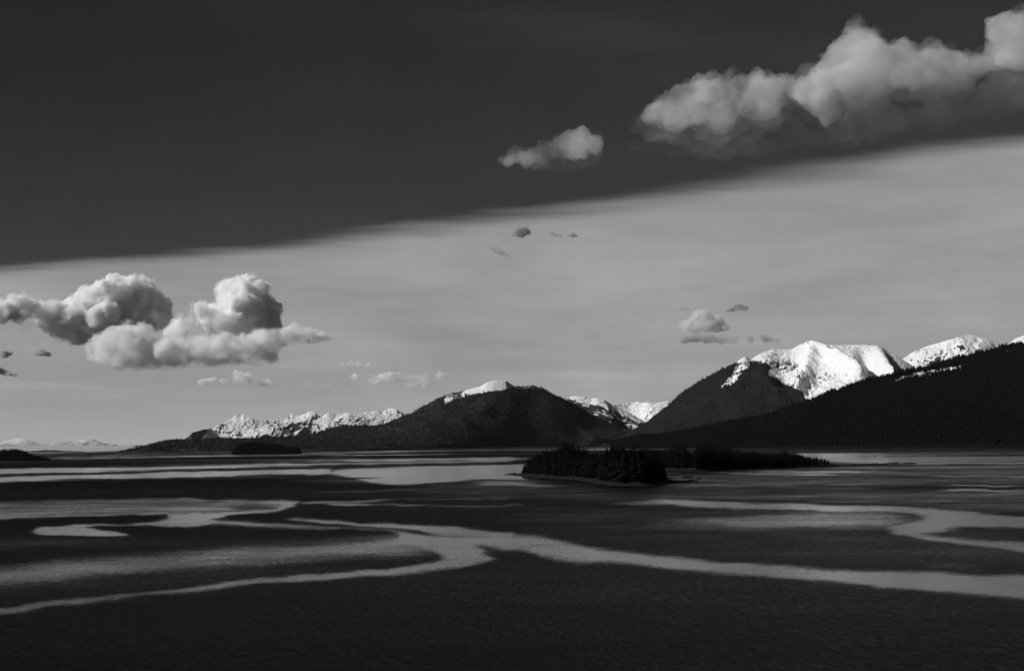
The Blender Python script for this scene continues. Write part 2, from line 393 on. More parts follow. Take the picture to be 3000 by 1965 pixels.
    w2 = noise(nt, mapping(nt, Ps, (1 / 1.3, 1 / 4.0, 1), (0, 0, -0.1)), 1.0, 3.0, 0.65)
    bp = N(nt, 'ShaderNodeBump'); bp.inputs['Distance'].default_value = 1.0
    nt.links.new(lerp(nt, f, 1.0, 0.08), bp.inputs['Strength'])
    nt.links.new(M(nt, 'ADD', M(nt, 'MULTIPLY', w1, 1.7), M(nt, 'MULTIPLY', w2, 0.8)), bp.inputs['Height'])
    nt.links.new(bp.outputs[0], gl.inputs['Normal'])
    me.materials.append(m)
    o = link('water', me); tag(o, kind='structure')
water()

# ------------------------------------------------------------------ mountains
C1 = lambda pts: [(x / 2.1636, 750 + y / 2.1636) for x, y in pts]
C2 = lambda pts: [(1100 + x / 2.38, 1050 + y / 2.38) for x, y in pts]
C3 = lambda pts: [(1800 + x / 1.9833, 850 + y / 1.9833) for x, y in pts]
TERR = {}

def mountain(name, ridge, D, front, back, mat, label, nu=420, nt_=130, rough=0.10, cell=900.0, jag=1.5, prof=1.1,
             snow=None, snow_line=None, rock=0.0, seed=1, wander=0.06, spurs=(), steep_rock=0.0, canopy=0.0, teeth=0.0):
    """terrain whose skyline runs through the photo points `ridge`; D/front/back are metres from the camera
    (numbers or [(u, metres)]), the ground climbs from `front` to the skyline and falls away behind"""
    R_ = np.array(ridge, float); u = np.linspace(R_[0, 0], R_[-1, 0], nu)
    v = np.interp(u, R_[:, 0], R_[:, 1]) + jag * fbm(u / 22, 0 * u + seed, oct=4, seed=seed, gain=0.6) - teeth * np.maximum(fbm(u / 48, 0 * u + 4.4, oct=4, seed=seed + 2, gain=0.5, ridged=True), -0.3)
    fn = lambda q: np.full(nu, float(q)) if np.isscalar(q) else np.interp(u, [a for a, _ in q], [b for _, b in q])
    d, fr, bk = fn(D), fn(front), fn(back)
    d = d * (1 + wander * fbm(u / 300, 0 * u + 3.3, oct=3, seed=seed + 5))
    crest = at_dist(u, v, d); zr = np.maximum(crest[:, 2] - canopy * np.clip(crest[:, 2] / 30, 0, 0.75), 1.0)
    az = np.arctan2(crest[:, 0], crest[:, 1])
    n1 = int(nt_ * 0.72)
    t = np.concatenate([np.linspace(0, 1, n1), np.linspace(1, 2, nt_ - n1 + 1)[1:]])
    T, A = np.meshgrid(t, az, indexing='ij'); Z = np.broadcast_to(zr, T.shape)
    r = np.where(T <= 1, fr + (d - fr) * T, d + (bk - d) * (T - 1))
    X, Y = r * np.sin(A), r * np.cos(A)
    tt = np.where(T <= 1, T, 2 - T)
    sg = max(2.0, nu / 45.0); kn = np.exp(-0.5 * (np.arange(-int(3 * sg), int(3 * sg) + 1) / sg) ** 2); kn /= kn.sum()
    zs = np.convolve(np.pad(zr, len(kn) // 2, mode='edge'), kn, mode='valid')     # small teeth of the skyline do not run down the slope
    z = (zs + (Z - zs) * np.clip(tt, 0, 1) ** 7) * np.clip(tt, 0, 1) ** prof
    wx = X + cell * 0.35 * fbm(X / cell, Y / cell, oct=3, seed=seed + 20); wy = Y + cell * 0.35 * fbm(X / cell + 7, Y / cell, oct=3, seed=seed + 30)
    rid = fbm(wx / cell, wy / (cell * 1.6), oct=6, seed=seed, ridged=True, gain=0.5)
    env = np.sin(np.pi * np.clip(tt, 0, 1)) ** 0.75
    z = z + rough * Z.max() * env * (rid - 0.45)
    for pts, amp, wid in spurs:                    # side ridges / gullies in (photo u, t)
        q = np.array(pts, float); best = np.full(T.shape, 1e9); U = np.broadcast_to(u, T.shape)
        ug = np.interp(T[:, 0], q[:, 1], q[:, 0], left=np.nan, right=np.nan)[:, None]
        dd = np.abs(U - ug) / wid
        z = z + np.where(np.isnan(dd), 0, amp * np.exp(-dd ** 2)) * np.where(T <= 1, 1, 0) * env
    # never rise above the traced skyline in front of the crest
    lim = CAM_H + (Z - CAM_H) * r / d - 2
    z = np.where(T < 1, np.minimum(z, np.maximum(lim, 0)), z)
    z = np.where((T <= 0) | (T >= 2), -6, z)
    P = np.stack([X, Y, z], -1).reshape(-1, 3)
    me = np_mesh(name, P, grid_faces(len(t), nu)[:, ::-1], mat)
    pu, pv = proj(P)
    s = snow(pu, pv) if snow is not None else np.zeros(len(P))
    if snow_line is not None:
        s = np.maximum(s, np.clip((P[:, 2] - snow_line[0]) / (snow_line[1] - snow_line[0]), 0, 1))
    dzu = np.gradient(z, axis=1) / np.maximum(np.hypot(np.gradient(X, axis=1), np.gradient(Y, axis=1)), 1e-3)
    dzt = np.gradient(z, axis=0) / np.maximum(np.hypot(np.gradient(X, axis=0), np.gradient(Y, axis=0)), 1e-3)
    steep = np.hypot(dzu, dzt).ravel()
    s = s - steep_rock * np.clip(steep - 0.75, 0, 1.2) * (s > 0.05)
    attr(me, 'snow', s); attr(me, 'rock', np.full(len(P), rock))
    o = link(name, me); tag(o, label, 'mountain' if 'mount' in name or 'peak' in name else 'hill', kind='structure')
    TERR[label] = (P.reshape(len(t), nu, 3), s.reshape(len(t), nu), t)
    return o

mm_far = mat_mountain('far_snow_rock', 0.55, 0.2, 0.03, 900, 0.8, 60)  # greyed snow: part of the haze fade is put into the colour
mm_alp = mat_mountain('alpine_snow_rock', 0.74, 0.06, 0.03, 240, 0.95, 70)
mm_saw = mat_mountain('sawtooth_snow_rock', 0.6, 0.07, 0.03, 260, 0.95, 60)  # snow greyed so that distance haze is put into its colour
mm_mid = mat_mountain('wooded_mountain', 0.8, 0.03, 0.034, 90, 0.7, 16)  # forest tone lifted to carry haze that the thin air lacks
mm_bowl = mat_mountain('snow_bowl_mountain', 0.76, 0.03, 0.016, 120, 0.62, 34)
mm_hill = mat_mountain('dark_wooded_hill', 0.7, 0.03, 0.0035, 60, 0.6, 8)

# far-left hazy range
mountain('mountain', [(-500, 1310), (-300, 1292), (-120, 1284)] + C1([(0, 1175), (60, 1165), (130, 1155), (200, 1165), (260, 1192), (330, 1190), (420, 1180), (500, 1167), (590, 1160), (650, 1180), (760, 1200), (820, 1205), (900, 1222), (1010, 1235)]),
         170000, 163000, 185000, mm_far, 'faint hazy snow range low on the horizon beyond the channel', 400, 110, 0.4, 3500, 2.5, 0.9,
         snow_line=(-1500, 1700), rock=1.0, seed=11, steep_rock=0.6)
# snowy sawtooth range
L2 = C1([(1080, 1200), (1170, 1165), (1230, 1125), (1330, 1095), (1400, 1060), (1450, 1045), (1500, 1015), (1550, 1005), (1590, 1020), (1640, 1045), (1700, 1050), (1740, 1040), (1800, 1045), (1840, 1010), (1870, 1016), (1900, 1015), (1960, 985), (2000, 992), (2040, 1012), (2080, 995), (2130, 1000), (2200, 990), (2240, 1002), (2280, 1000), (2320, 994)]) + C2([(0, 375), (50, 370), (100, 350), (150, 360), (200, 385), (300, 400), (500, 420)])
k = Mask(480, 1180, 1350, 1310, 2).poly([(600, 1180), (616, 1258), (640, 1275), (665, 1292), (690, 1310), (1350, 1310), (1350, 1180)], 0.95, (8, 6))
mountain('mountain', L2, 40000, 37600, 46000, mm_saw, 'jagged snowy sawtooth range behind the low wooded ridge', 620, 200, 0.42, 1100, 3, 1.0, snow=k, rock=0.6, seed=21, steep_rock=1.0, teeth=8)
# snow peaks up the valley
k = Mask(1760, 1150, 2060, 1330, 2).poly([(1700, 1100), (2060, 1100), (2060, 1330), (1760, 1330)], 0.85, (4, 4))
mountain('mountain', C2([(1560, 370), (1660, 325), (1700, 315), (1780, 310), (1830, 300), (1860, 310), (1900, 305), (1950, 312), (2000, 300), (2040, 290), (2070, 300), (2160, 285), (2300, 330)]),
         26000, 24300, 30000, mm_alp, 'bright white snow peaks closing the head of the valley', 300, 130, 0.3, 1000, 1.5, 1.0, snow=k, rock=0.6, seed=31, steep_rock=0.5)
k = Mask(1600, 1130, 1950, 1330, 2).poly(C2([(1300, 200), (1340, 285), (1440, 312), (1560, 335), (1640, 365), (1740, 410), (1840, 455), (1900, 470), (1900, 400), (1700, 250), (1500, 200)]), 0.85, (6, 4))
k.poly(C2([(1400, 300), (1640, 365), (1900, 470), (1800, 500), (1600, 450), (1450, 370)]), 0.43, (8, 6))
mountain('mountain', C2([(1200, 330), (1340, 285), (1360, 265), (1410, 257), (1450, 268), (1500, 280), (1540, 275), (1600, 290), (1650, 320), (1700, 345), (1780, 385), (1880, 440), (1960, 500), (2030, 560)]),
         20500, 18600, 24500, mm_alp, 'snow-crested mountain with speckled lower slopes in the valley mouth', 320, 140, 0.25, 800, 1.2, 1.0, snow=k, rock=0.2, seed=41, steep_rock=0.4)
# middle mountain with the low ridge to its left
MID = [(-120, 1338), (60, 1335)] + C1([(330, 1258), (600, 1250), (780, 1240), (850, 1225), (920, 1212), (1000, 1185), (1050, 1170), (1150, 1160), (1180, 1165), (1300, 1163), (1350, 1155), (1500, 1158), (1700, 1145), (1900, 1135), (2000, 1115), (2100, 1085), (2200, 1072), (2300, 1070)]) + \
    C2([(0, 470), (100, 440), (200, 390), (250, 378), (300, 345), (350, 320), (430, 275), (500, 245), (600, 225), (680, 200), (730, 190), (780, 160), (815, 150), (850, 147), (910, 150), (940, 170), (970, 188), (1030, 185), (1090, 178), (1160, 195), (1210, 230), (1300, 270), (1400, 320), (1500, 380), (1600, 430), (1700, 485), (1760, 530), (1800, 575)])
k = Mask(1250, 1080, 1700, 1250, 1.5).poly(C2([(700, 100), (640, 210), (600, 235), (590, 272), (640, 262), (700, 246), (800, 232), (880, 222), (940, 205), (990, 195), (1000, 100)]), 1.0, (4, 3))
k.poly(C2([(470, 240), (468, 300), (485, 322), (520, 302), (560, 290), (600, 275), (660, 230), (640, 180), (500, 200)]), 0.46, (6, 3))
k.poly(C2([(480, 275), (478, 318), (490, 318), (530, 298), (556, 280), (540, 262)]), 0.75, (3, 2))
k.poly(C2([(930, 150), (940, 215), (1000, 225), (1060, 215), (1160, 212), (1180, 190), (1090, 150)]), 0.50, (6, 3))
k.poly(C2([(1040, 150), (1050, 188), (1090, 192), (1120, 188), (1110, 150)]), 0.8, (5, 3))
mountain('mountain', MID, [(-120, 9000), (150, 9300), (500, 10500), (1100, 14200), (1460, 16000), (1800, 17200)], [(-120, 7000), (150, 5600), (700, 7700), (1100, 11000), (1520, 14600), (1830, 16000)],
         [(150, 12000), (500, 14000), (1100, 19000), (1800, 21000)], mm_mid,
         'rounded dark wooded mountain with a small snow cap between the channels', 900, 150, 0.07, 800, 1.0, 0.85, snow=k, seed=51, canopy=12)
# right mountain with the snow bowl
RM = C2([(1500, 620), (1600, 590), (1690, 565), (1740, 540), (1810, 495), (1880, 450), (1950, 400), (2070, 300), (2150, 230), (2250, 165), (2380, 98)]) + \
    C3([(630, 460), (700, 425), (740, 395), (765, 385), (795, 402), (850, 365), (920, 342), (980, 343), (1030, 342), (1080, 315), (1115, 300), (1150, 290), (1200, 305), (1250, 318), (1330, 318), (1430, 316), (1530, 320), (1600, 355), (1680, 405), (1740, 445), (1850, 520), (2000, 600)])
k = Mask(2050, 950, 2900, 1250, 1.5).poly(C3([(690, 380), (700, 425), (740, 432), (800, 415), (880, 425), (915, 455), (880, 490), (950, 520), (1000, 555), (1090, 575), (1110, 640), (1400, 640), (2200, 640), (2200, 250), (1000, 250)]), 0.9, (5, 4))
k.poly(C3([(700, 440), (690, 470), (660, 510), (620, 530), (600, 590), (640, 570), (680, 555), (715, 540), (745, 480), (790, 440), (800, 415), (740, 425)]), 0.58, (5, 4))
k.poly(C3([(830, 390), (880, 425), (920, 470), (1000, 500), (1100, 490), (1090, 440), (1000, 385), (900, 370)]), 0.5, (14, 10), 'mix')
k.poly(C3([(930, 500), (1010, 555), (1130, 590), (1300, 520), (1380, 500), (1300, 470), (1100, 500)]), 0.62, (18, 12), 'mix')
mountain('mountain', RM, [(1730, 15000), (2000, 13200), (2380, 12800), (2700, 12600)], [(1730, 14200), (1900, 11500), (2300, 10400), (2900, 10200)], [(1730, 17000), (2380, 16500), (2900, 16500)], mm_bowl,
         'steep dark wooded mountain with a broad white snow bowl on top', 760, 260, 0.11, 620, 0.9, 0.95, snow=k, seed=61,
         spurs=[([(2330, 0.45), (2360, 0.7), (2385, 1.0)], 110, 22), ([(2520, 0.55), (2470, 0.75), (2390, 0.98)], 150, 26), ([(2560, 0.55), (2540, 0.8), (2520, 1.0)], -120, 18), ([(2620, 0.5), (2590, 0.8), (2575, 1.0)], 130, 24), ([(2120, 0.1), (2230, 0.6), (2270, 1.0)], 60, 40)])
# peak further right
k = Mask(2600, 950, 3300, 1150, 2).poly([(2600, 900), (3300, 900), (3300, 1150), (2600, 1150)], 0.88, (4, 4))
mountain('mountain', C3([(1560, 480), (1675, 400), (1740, 355), (1850, 315), (1950, 285), (2030, 265), (2070, 258), (2130, 275), (2200, 298), (2240, 318), (2290, 308), (2340, 275), (2380, 262), (2450, 235), (2560, 260), (2700, 330)]),
         16000, 14400, 20000, mm_alp, 'furrowed white snow peak rising behind the dark wooded hill', 360, 170, 0.22, 450, 1.2, 0.95, snow=k, rock=0.4, seed=71, steep_rock=0.5)
# dark hills on the right, back ridge then front hill
BR = C3([(700, 800), (900, 735), (1050, 670), (1150, 620), (1250, 580), (1350, 550), (1450, 510), (1550, 490), (1650, 460), (1750, 445), (1900, 405), (2000, 380), (2100, 350), (2200, 330), (2280, 305), (2380, 300), (2480, 270), (2700, 240)])
k = Mask(2550, 980, 3300, 1180, 1.5).poly(C3([(1560, 545), (1640, 510), (1760, 465), (1900, 445), (2040, 428), (2080, 440), (2000, 465), (1880, 490), (1760, 510), (1640, 540)]), 0.5, (6, 3))
k.poly(C3([(2180, 365), (2230, 350), (2310, 338), (2310, 355), (2240, 368)]), 0.47, (6, 3))
mountain('hill', BR, [(2150, 9800), (3100, 10500)], [(2150, 8600), (3100, 8000)], [(2150, 12000), (3100, 13500)], mm_hill,
         'dark wooded ridge with a pale snow-dusted clearing below its crest', 600, 150, 0.05, 500, 0.8, 1.0, snow=k, rock=0.0, seed=81, canopy=22)
FH = C3([(-20, 890), (20, 870), (60, 858), (100, 848), (300, 828), (500, 788), (700, 755), (900, 712), (1000, 675), (1130, 640), (1350, 608), (1600, 582), (1900, 547), (2050, 518), (2200, 507), (2380, 515), (2600, 490), (2800, 540)])
mountain('hill', FH, [(1790, 9800), (2050, 9300), (3000, 9000), (3200, 9000)], [(1790, 9500), (1850, 9050), (2045, 8350), (2600, 7250), (3000, 6700), (3200, 6500)], [(1790, 10200), (2050, 11000), (3200, 12000)], mm_hill,
         'black wooded hill sloping down to the far shore', 640, 130, 0.05, 450, 0.6, 0.8, seed=91, canopy=24)
mountain('hill', C2([(1470, 604), (1495, 590), (1510, 577), (1540, 565), (1580, 560), (1640, 563), (1690, 566), (1760, 580), (1820, 600)]), 14500, 13700, 15200, mm_hill,
         'low wooded point at the mouth of the valley', 160, 40, 0.04, 300, 0.8, 0.5, seed=95, canopy=24)
mountain('hill', [(-420, 1290), (-250, 1298), (-100, 1312)] + C1([(0, 1233), (80, 1235), (160, 1240), (220, 1253), (280, 1262), (325, 1272)]), [(-420, 5600), (150, 5000)], [(-420, 4800), (0, 4800), (150, 4900)], [(-420, 6600), (150, 5150)], mm_hill,
         'low dark wooded headland lying off the faint snow range', 220, 50, 0.03, 250, 1.2, 0.5, seed=97, canopy=18)
k = Mask(660, 1280, 900, 1330, 1)
mountain('island', C1([(1466, 1246), (1472, 1232), (1482, 1216), (1510, 1195), (1540, 1181), (1600, 1176), (1680, 1185), (1750, 1195), (1800, 1206), (1830, 1213), (1855, 1208), (1880, 1204), (1905, 1218), (1912, 1240)]), 7050, 6700, 7500, mm_hill,
         'small humped wooded island lying off the low ridge', 200, 60, 0.06, 150, 1.2, 0.45, seed=99, canopy=14)

# ------------------------------------------------------------------ forests (masses of far conifers)
def cone_forest(name, label, terr, n, h, tmin=0.02, tmax=1.06, seed=5, snow_max=0.4, keep=None, mat=None):
    P, s, t = TERR[terr]; g = np.random.default_rng(seed)
    nt_, nu, _ = P.shape
    i0 = np.searchsorted(t, tmin); i1 = min(np.searchsorted(t, tmax), nt_ - 2)
    i = g.uniform(i0, i1, n); j = g.uniform(0, nu - 2, n)
    ii, jj = i.astype(int), j.astype(int); fi, fj = (i - ii)[:, None], (j - jj)[:, None]
    p = (P[ii, jj] * (1 - fj) + P[ii, jj + 1] * fj) * (1 - fi) + (P[ii + 1, jj] * (1 - fj) + P[ii + 1, jj + 1] * fj) * fi
    ok = (s[ii, jj] < snow_max + 0.15 * g.normal(size=n)) & (p[:, 2] > 0.5)
    if keep is not None: ok &= keep(p, g)
    p = p[ok]; n = len(p)
    hh = h * np.clip(p[:, 2] / 16, 0.15, 1) * g.uniform(0.55, 1.25, n) * (1 + 0.35 * vnoise(p[:, 0] / 90, p[:, 1] / 90, seed=seed)); w = hh * g.uniform(0.16, 0.26, n)
    a0 = g.uniform(0, 6.28, n)
    V = np.zeros((n, 9, 3), np.float32)
    for k in range(4):
        V[:, k, 0] = p[:, 0] + w * np.cos(a0 + k * 1.571); V[:, k, 1] = p[:, 1] + w * np.sin(a0 + k * 1.571); V[:, k, 2] = p[:, 2] + hh * 0.05
        V[:, 4 + k, 0] = p[:, 0] + 0.62 * w * np.cos(a0 + 0.78 + k * 1.571); V[:, 4 + k, 1] = p[:, 1] + 0.62 * w * np.sin(a0 + 0.78 + k * 1.571); V[:, 4 + k, 2] = p[:, 2] + hh * 0.45
    V[:, 8] = p; V[:, 8, 2] += hh
    T = [(k, (k + 1) % 4, 4 + k) for k in range(4)] + [((k + 1) % 4, 4 + (k + 1) % 4, 4 + k) for k in range(4)] + [(4 + k, 4 + (k + 1) % 4, 8) for k in range(4)]
    Fc = (np.array(T)[None] + (np.arange(n) * 9)[:, None, None]).reshape(-1, 3)
    me = np_mesh(name, V.reshape(-1, 3), Fc, mat or M_NEEDLE, False)
    return tag(link(name, me), label, 'forest', kind='stuff')

cone_forest('forest', 'conifer forest covering the black hill above the far shore', 'black wooded hill sloping down to the far shore', 30000, 26, seed=1)
cone_forest('forest', 'conifer forest on the dark ridge with the pale clearing', 'dark wooded ridge with a pale snow-dusted clearing below its crest', 22000, 24, 0.3, seed=2)
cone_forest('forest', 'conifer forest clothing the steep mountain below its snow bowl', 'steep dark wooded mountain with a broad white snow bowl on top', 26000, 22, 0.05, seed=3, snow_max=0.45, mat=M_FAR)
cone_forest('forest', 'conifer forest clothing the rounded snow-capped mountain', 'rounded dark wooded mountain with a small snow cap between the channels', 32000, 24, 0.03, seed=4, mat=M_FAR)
cone_forest('forest', 'conifer trees covering the low wooded point', 'low wooded point at the mouth of the valley', 1800, 24, seed=6)
cone_forest('forest', 'conifer trees covering the low headland off the faint range', 'low dark wooded headland lying off the faint snow range', 5000, 18, seed=7)
cone_forest('forest', 'conifer trees covering the small humped island', 'small humped wooded island lying off the low ridge', 3000, 15, seed=8)

# ------------------------------------------------------------------ wooded islands in the bay
def seg_dist(P2, poly):
    d = np.full(len(P2), 1e9); q = np.asarray(poly, float)
    for i in range(len(q)):
        a, b = q[i], q[(i + 1) % len(q)]; ab = b - a
        t = np.clip(((P2 - a) @ ab) / max(ab @ ab, 1e-9), 0, 1)
        d = np.minimum(d, np.linalg.norm(P2 - a - t[:, None] * ab, axis=1))
    return d

def island_terrain(name, label, near_px, far_pts, top, slope, res, seed, beach):
    """near shore from the photo's waterline, far shore as (u, metres beyond)"""
    near = on_water(*np.array(near_px, float).T)[:, :2]
    far = []
    for u, dd in far_pts:
        v = np.interp(u, [a for a, _ in near_px], [b for _, b in near_px]); p = on_water(np.array([u]), np.array([v]))[0]
        r = np.hypot(p[0], p[1]); far.append(p[:2] * (r + dd) / r)
    poly = np.vstack([near, np.array(far)[::-1]])
    lo, hi = poly.min(0) - 25, poly.max(0) + 25
    nx, ny = (np.ceil((hi - lo) / res)).astype(int)
    X, Y = np.meshgrid(np.linspace(lo[0], hi[0], nx), np.linspace(lo[1], hi[1], ny))
    P2 = np.stack([X.ravel(), Y.ravel()], -1)
    wob = 7 * np.stack([fbm(P2[:, 0] / 45, P2[:, 1] / 45, oct=4, seed=seed), fbm(P2[:, 0] / 45, P2[:, 1] / 45, oct=4, seed=seed + 9)], -1)
    Q = P2 + wob
    sd = seg_dist(Q, poly) * np.where(inside(poly, Q[:, 0], Q[:, 1]), 1, -1)
    h = np.where(sd > 0, top * (1 - np.exp(-sd / slope)), sd * 0.35)
    rockn = fbm(P2[:, 0] / 9, P2[:, 1] / 9, oct=4, seed=seed + 3, ridged=True)
    h = h + np.clip(np.exp(-((sd - 4) / 9) ** 2), 0, 1) * 1.1 * rockn + np.clip(sd / 60, 0, 1) * 3 * fbm(P2[:, 0] / 60, P2[:, 1] / 60, oct=3, seed=seed + 4)
    h = np.maximum(h, -3)
    V = np.column_stack([P2, h])
    me = np_mesh(name, V, grid_faces(ny, nx))
    pale = np.exp(-((h - 4.6) / 0.9) ** 2) * np.clip(0.5 + 1.2 * fbm(P2[:, 0] / 40, P2[:, 1] / 40, oct=3, seed=seed + 8), 0, 1)
    pale = pale * np.exp(-((P2[:, 0] - beach[0]) / beach[1]) ** 2)          # gravel lies on one stretch only
    attr(me, 'pale', pale)
    me.materials.append(M_ISLE)
    o = link(name, me); tag(o, label, 'island', kind='structure')
    def height(p):
        i = np.clip((p[:, 0] - lo[0]) / (hi[0] - lo[0]) * (nx - 1), 0, nx - 1).astype(int)
        j = np.clip((p[:, 1] - lo[1]) / (hi[1] - lo[1]) * (ny - 1), 0, ny - 1).astype(int)
        k = j * nx + i
        return h[k], sd[k]
    return poly, height

def mat_isle():
    m, nt, b = mat_base('island_ground')
    g = N(nt, 'ShaderNodeNewGeometry'); a = N(nt, 'ShaderNodeAttribute', attribute_name='pale')
    n = noise(nt, g.outputs['Position'], 0.35, 5.0, 0.65)
    f = SS(nt, M(nt, 'ADD', a.outputs['Fac'], M(nt, 'MULTIPLY', M(nt, 'SUBTRACT', n, 0.5), 0.9)), 0.35, 0.7)
    v = M(nt, 'MULTIPLY', lerp(nt, f, 0.006, 0.05), M(nt, 'ADD', 0.5, n))
    nt.links.new(grey(nt, v), b.inputs['Base Color']); b.inputs['Roughness'].default_value = 0.85; b.inputs['Specular IOR Level'].default_value = 0.15
    return m
M_ISLE = mat_isle()
C5 = lambda pts: [(1450 + x / 1.8308, 1280 + y / 1.8308) for x, y in pts]

FRONT_NEAR = C5([(70, 203), (110, 206), (160, 212), (260, 220), (360, 226), (430, 230), (500, 241), (560, 252), (620, 260), (700, 262), (800, 263), (880, 261), (915, 256), (960, 249), (1020, 245), (1075, 239)])
FRONT_FAR = [(1490, 15), (1530, 60), (1580, 150), (1680, 210), (1780, 230), (1880, 200), (1950, 110), (1975, 30), (2035, 12)]
BACK_NEAR = C5([(820, 176), (880, 179), (920, 181), (1000, 183), (1100, 183), (1200, 179), (1300, 176), (1400, 171), (1500, 169), (1600, 165), (1700, 163), (1780, 161), (1850, 158), (1950, 151), (2060, 147), (2160, 144), (2240, 143)])
BACK_FAR = [(1900, 120), (1960, 260), (2080, 300), (2200, 270), (2330, 220), (2420, 130), (2460, 40), (2560, 22), (2670, 14)]
front_poly, front_h = island_terrain('island', 'wooded island with a blunt headland and dark rocky shore', FRONT_NEAR, FRONT_FAR, 13, 28, 2.5, 201, (45, 28))
back_poly, back_h = island_terrain('island', 'long low wooded island tapering to a thin reef', BACK_NEAR, BACK_FAR, 11, 34, 3.0, 211, (310, 70))

FRONT_TOP = C5([(120, 196), (145, 165), (165, 128), (200, 96), (250, 82), (270, 65), (330, 64), (360, 56), (430, 56), (470, 66), (490, 76), (550, 78), (575, 95), (590, 78), (630, 62), (700, 66), (780, 62), (850, 62), (890, 90), (915, 150), (925, 220)])
BACK_TOP = C5([(820, 70), (870, 62), (1000, 56), (1035, 66), (1045, 84), (1070, 84), (1085, 55), (1150, 42), (1250, 50), (1290, 65), (1330, 80), (1380, 76), (1450, 90), (1500, 90), (1540, 80), (1600, 75), (1640, 90), (1660, 102), (1750, 106), (1795, 122), (1808, 145)])

# conifers: one crown and trunk mesh per variant, shared by every copy
def conifer_meshes(seed, dens=1.0):
    g = np.random.default_rng(seed); V, Fc = [], []
    lv = int(15 * dens) + 2; wmax = g.uniform(0.16, 0.22)
    for k in range(lv):
        f = k / (lv - 1); z = 0.10 + 0.86 * f
        R0 = wmax * (1 - f) ** 0.75 * (0.45 + 0.55 * min(1, f * 5 + 0.3)) + 0.012
        nb = max(4, int(round((8 - 3 * f) * dens)))
        for b in range(nb):
            a = 6.283 * (b + g.uniform(-.35, .35)) / nb + k * 1.1
            R = R0 * g.uniform(0.55, 1.3); droop = R * g.uniform(0.15, 0.6); w = 0.32 + 0.2 * g.uniform()
            c, s = math.cos(a), math.sin(a); i = len(V)
            V += [(0, 0, z + 0.045), (R * 0.55 * math.cos(a - w), R * 0.55 * math.sin(a - w), z - droop * 0.45), (R * c, R * s, z - droop), (R * 0.55 * math.cos(a + w), R * 0.55 * math.sin(a + w), z - droop * 0.45), (R * 0.3 * c, R * 0.3 * s, z - 0.03)]
            Fc += [(i, i + 1, i + 2), (i, i + 2, i + 3), (i + 4, i + 2, i + 1), (i + 4, i + 3, i + 2)]
    i = len(V); V += [(0.012, 0, 0.93), (-0.006, 0.01, 0.93), (-0.006, -0.01, 0.93), (0, 0, 1.0)]
    Fc += [(i, i + 1, i + 3), (i + 1, i + 2, i + 3), (i + 2, i, i + 3)]
    crown = (np.array(V), np.array(Fc))
    n = 6; a = np.arange(n) * 6.283 / n
    tv = np.vstack([np.column_stack([0.018 * np.cos(a), 0.018 * np.sin(a), 0 * a - 0.03]), np.column_stack([0.008 * np.cos(a), 0.008 * np.sin(a), 0 * a + 0.6]), [[0, 0, 0.95]]])
    tf = [(k, (k + 1) % n, n + (k + 1) % n) for k in range(n)] + [(k, n + (k + 1) % n, n + k) for k in range(n)] + [(n + k, n + (k + 1) % n, 2 * n) for k in range(n)]
    return crown, (tv, np.array(tf))

VAR = [conifer_meshes(300 + i) for i in range(7)]
LOW = [conifer_meshes(330 + i, 0.55) for i in range(5)]
VM = [(np_mesh('crown', *c, M_NEEDLE, False), np_mesh('trunk', *t, M_BARK, False)) for c, t in VAR]

def tree_spots(poly, height, top_px, n, sd_min, seed, hmin, hmax):
    g = np.random.default_rng(seed); lo, hi = poly.min(0), poly.max(0); P = []
    while len(P) < n:
        q = np.column_stack([g.uniform(lo[0], hi[0], 4000), g.uniform(lo[1], hi[1], 4000)])
        h, sd = height(q); ok = sd > sd_min
        P += [np.append(a, [b, c]) for a, b, c in zip(q[ok], h[ok], sd[ok])]
    P = np.array(P[:n])
    base = P[:, :3]; u, v = proj(base)
    tu, tv = np.array(top_px).T
    vt = np.interp(u, tu, tv, left=2000, right=2000)
    r = np.hypot(P[:, 0], P[:, 1])
    need = at_dist(u, vt, r)[:, 2] - P[:, 2]           # height that would reach the traced tree line
    H = np.minimum(need, hmax) * (1.04 - np.abs(g.normal(0, 0.17, n))) * (0.93 + 0.3 * vnoise(P[:, 0] / 26, P[:, 1] / 26, seed=seed))
    ok = (vt < 1900) & (H > hmin)
    return base[ok], H[ok], need[ok], u[ok], r[ok], P[ok, 3]

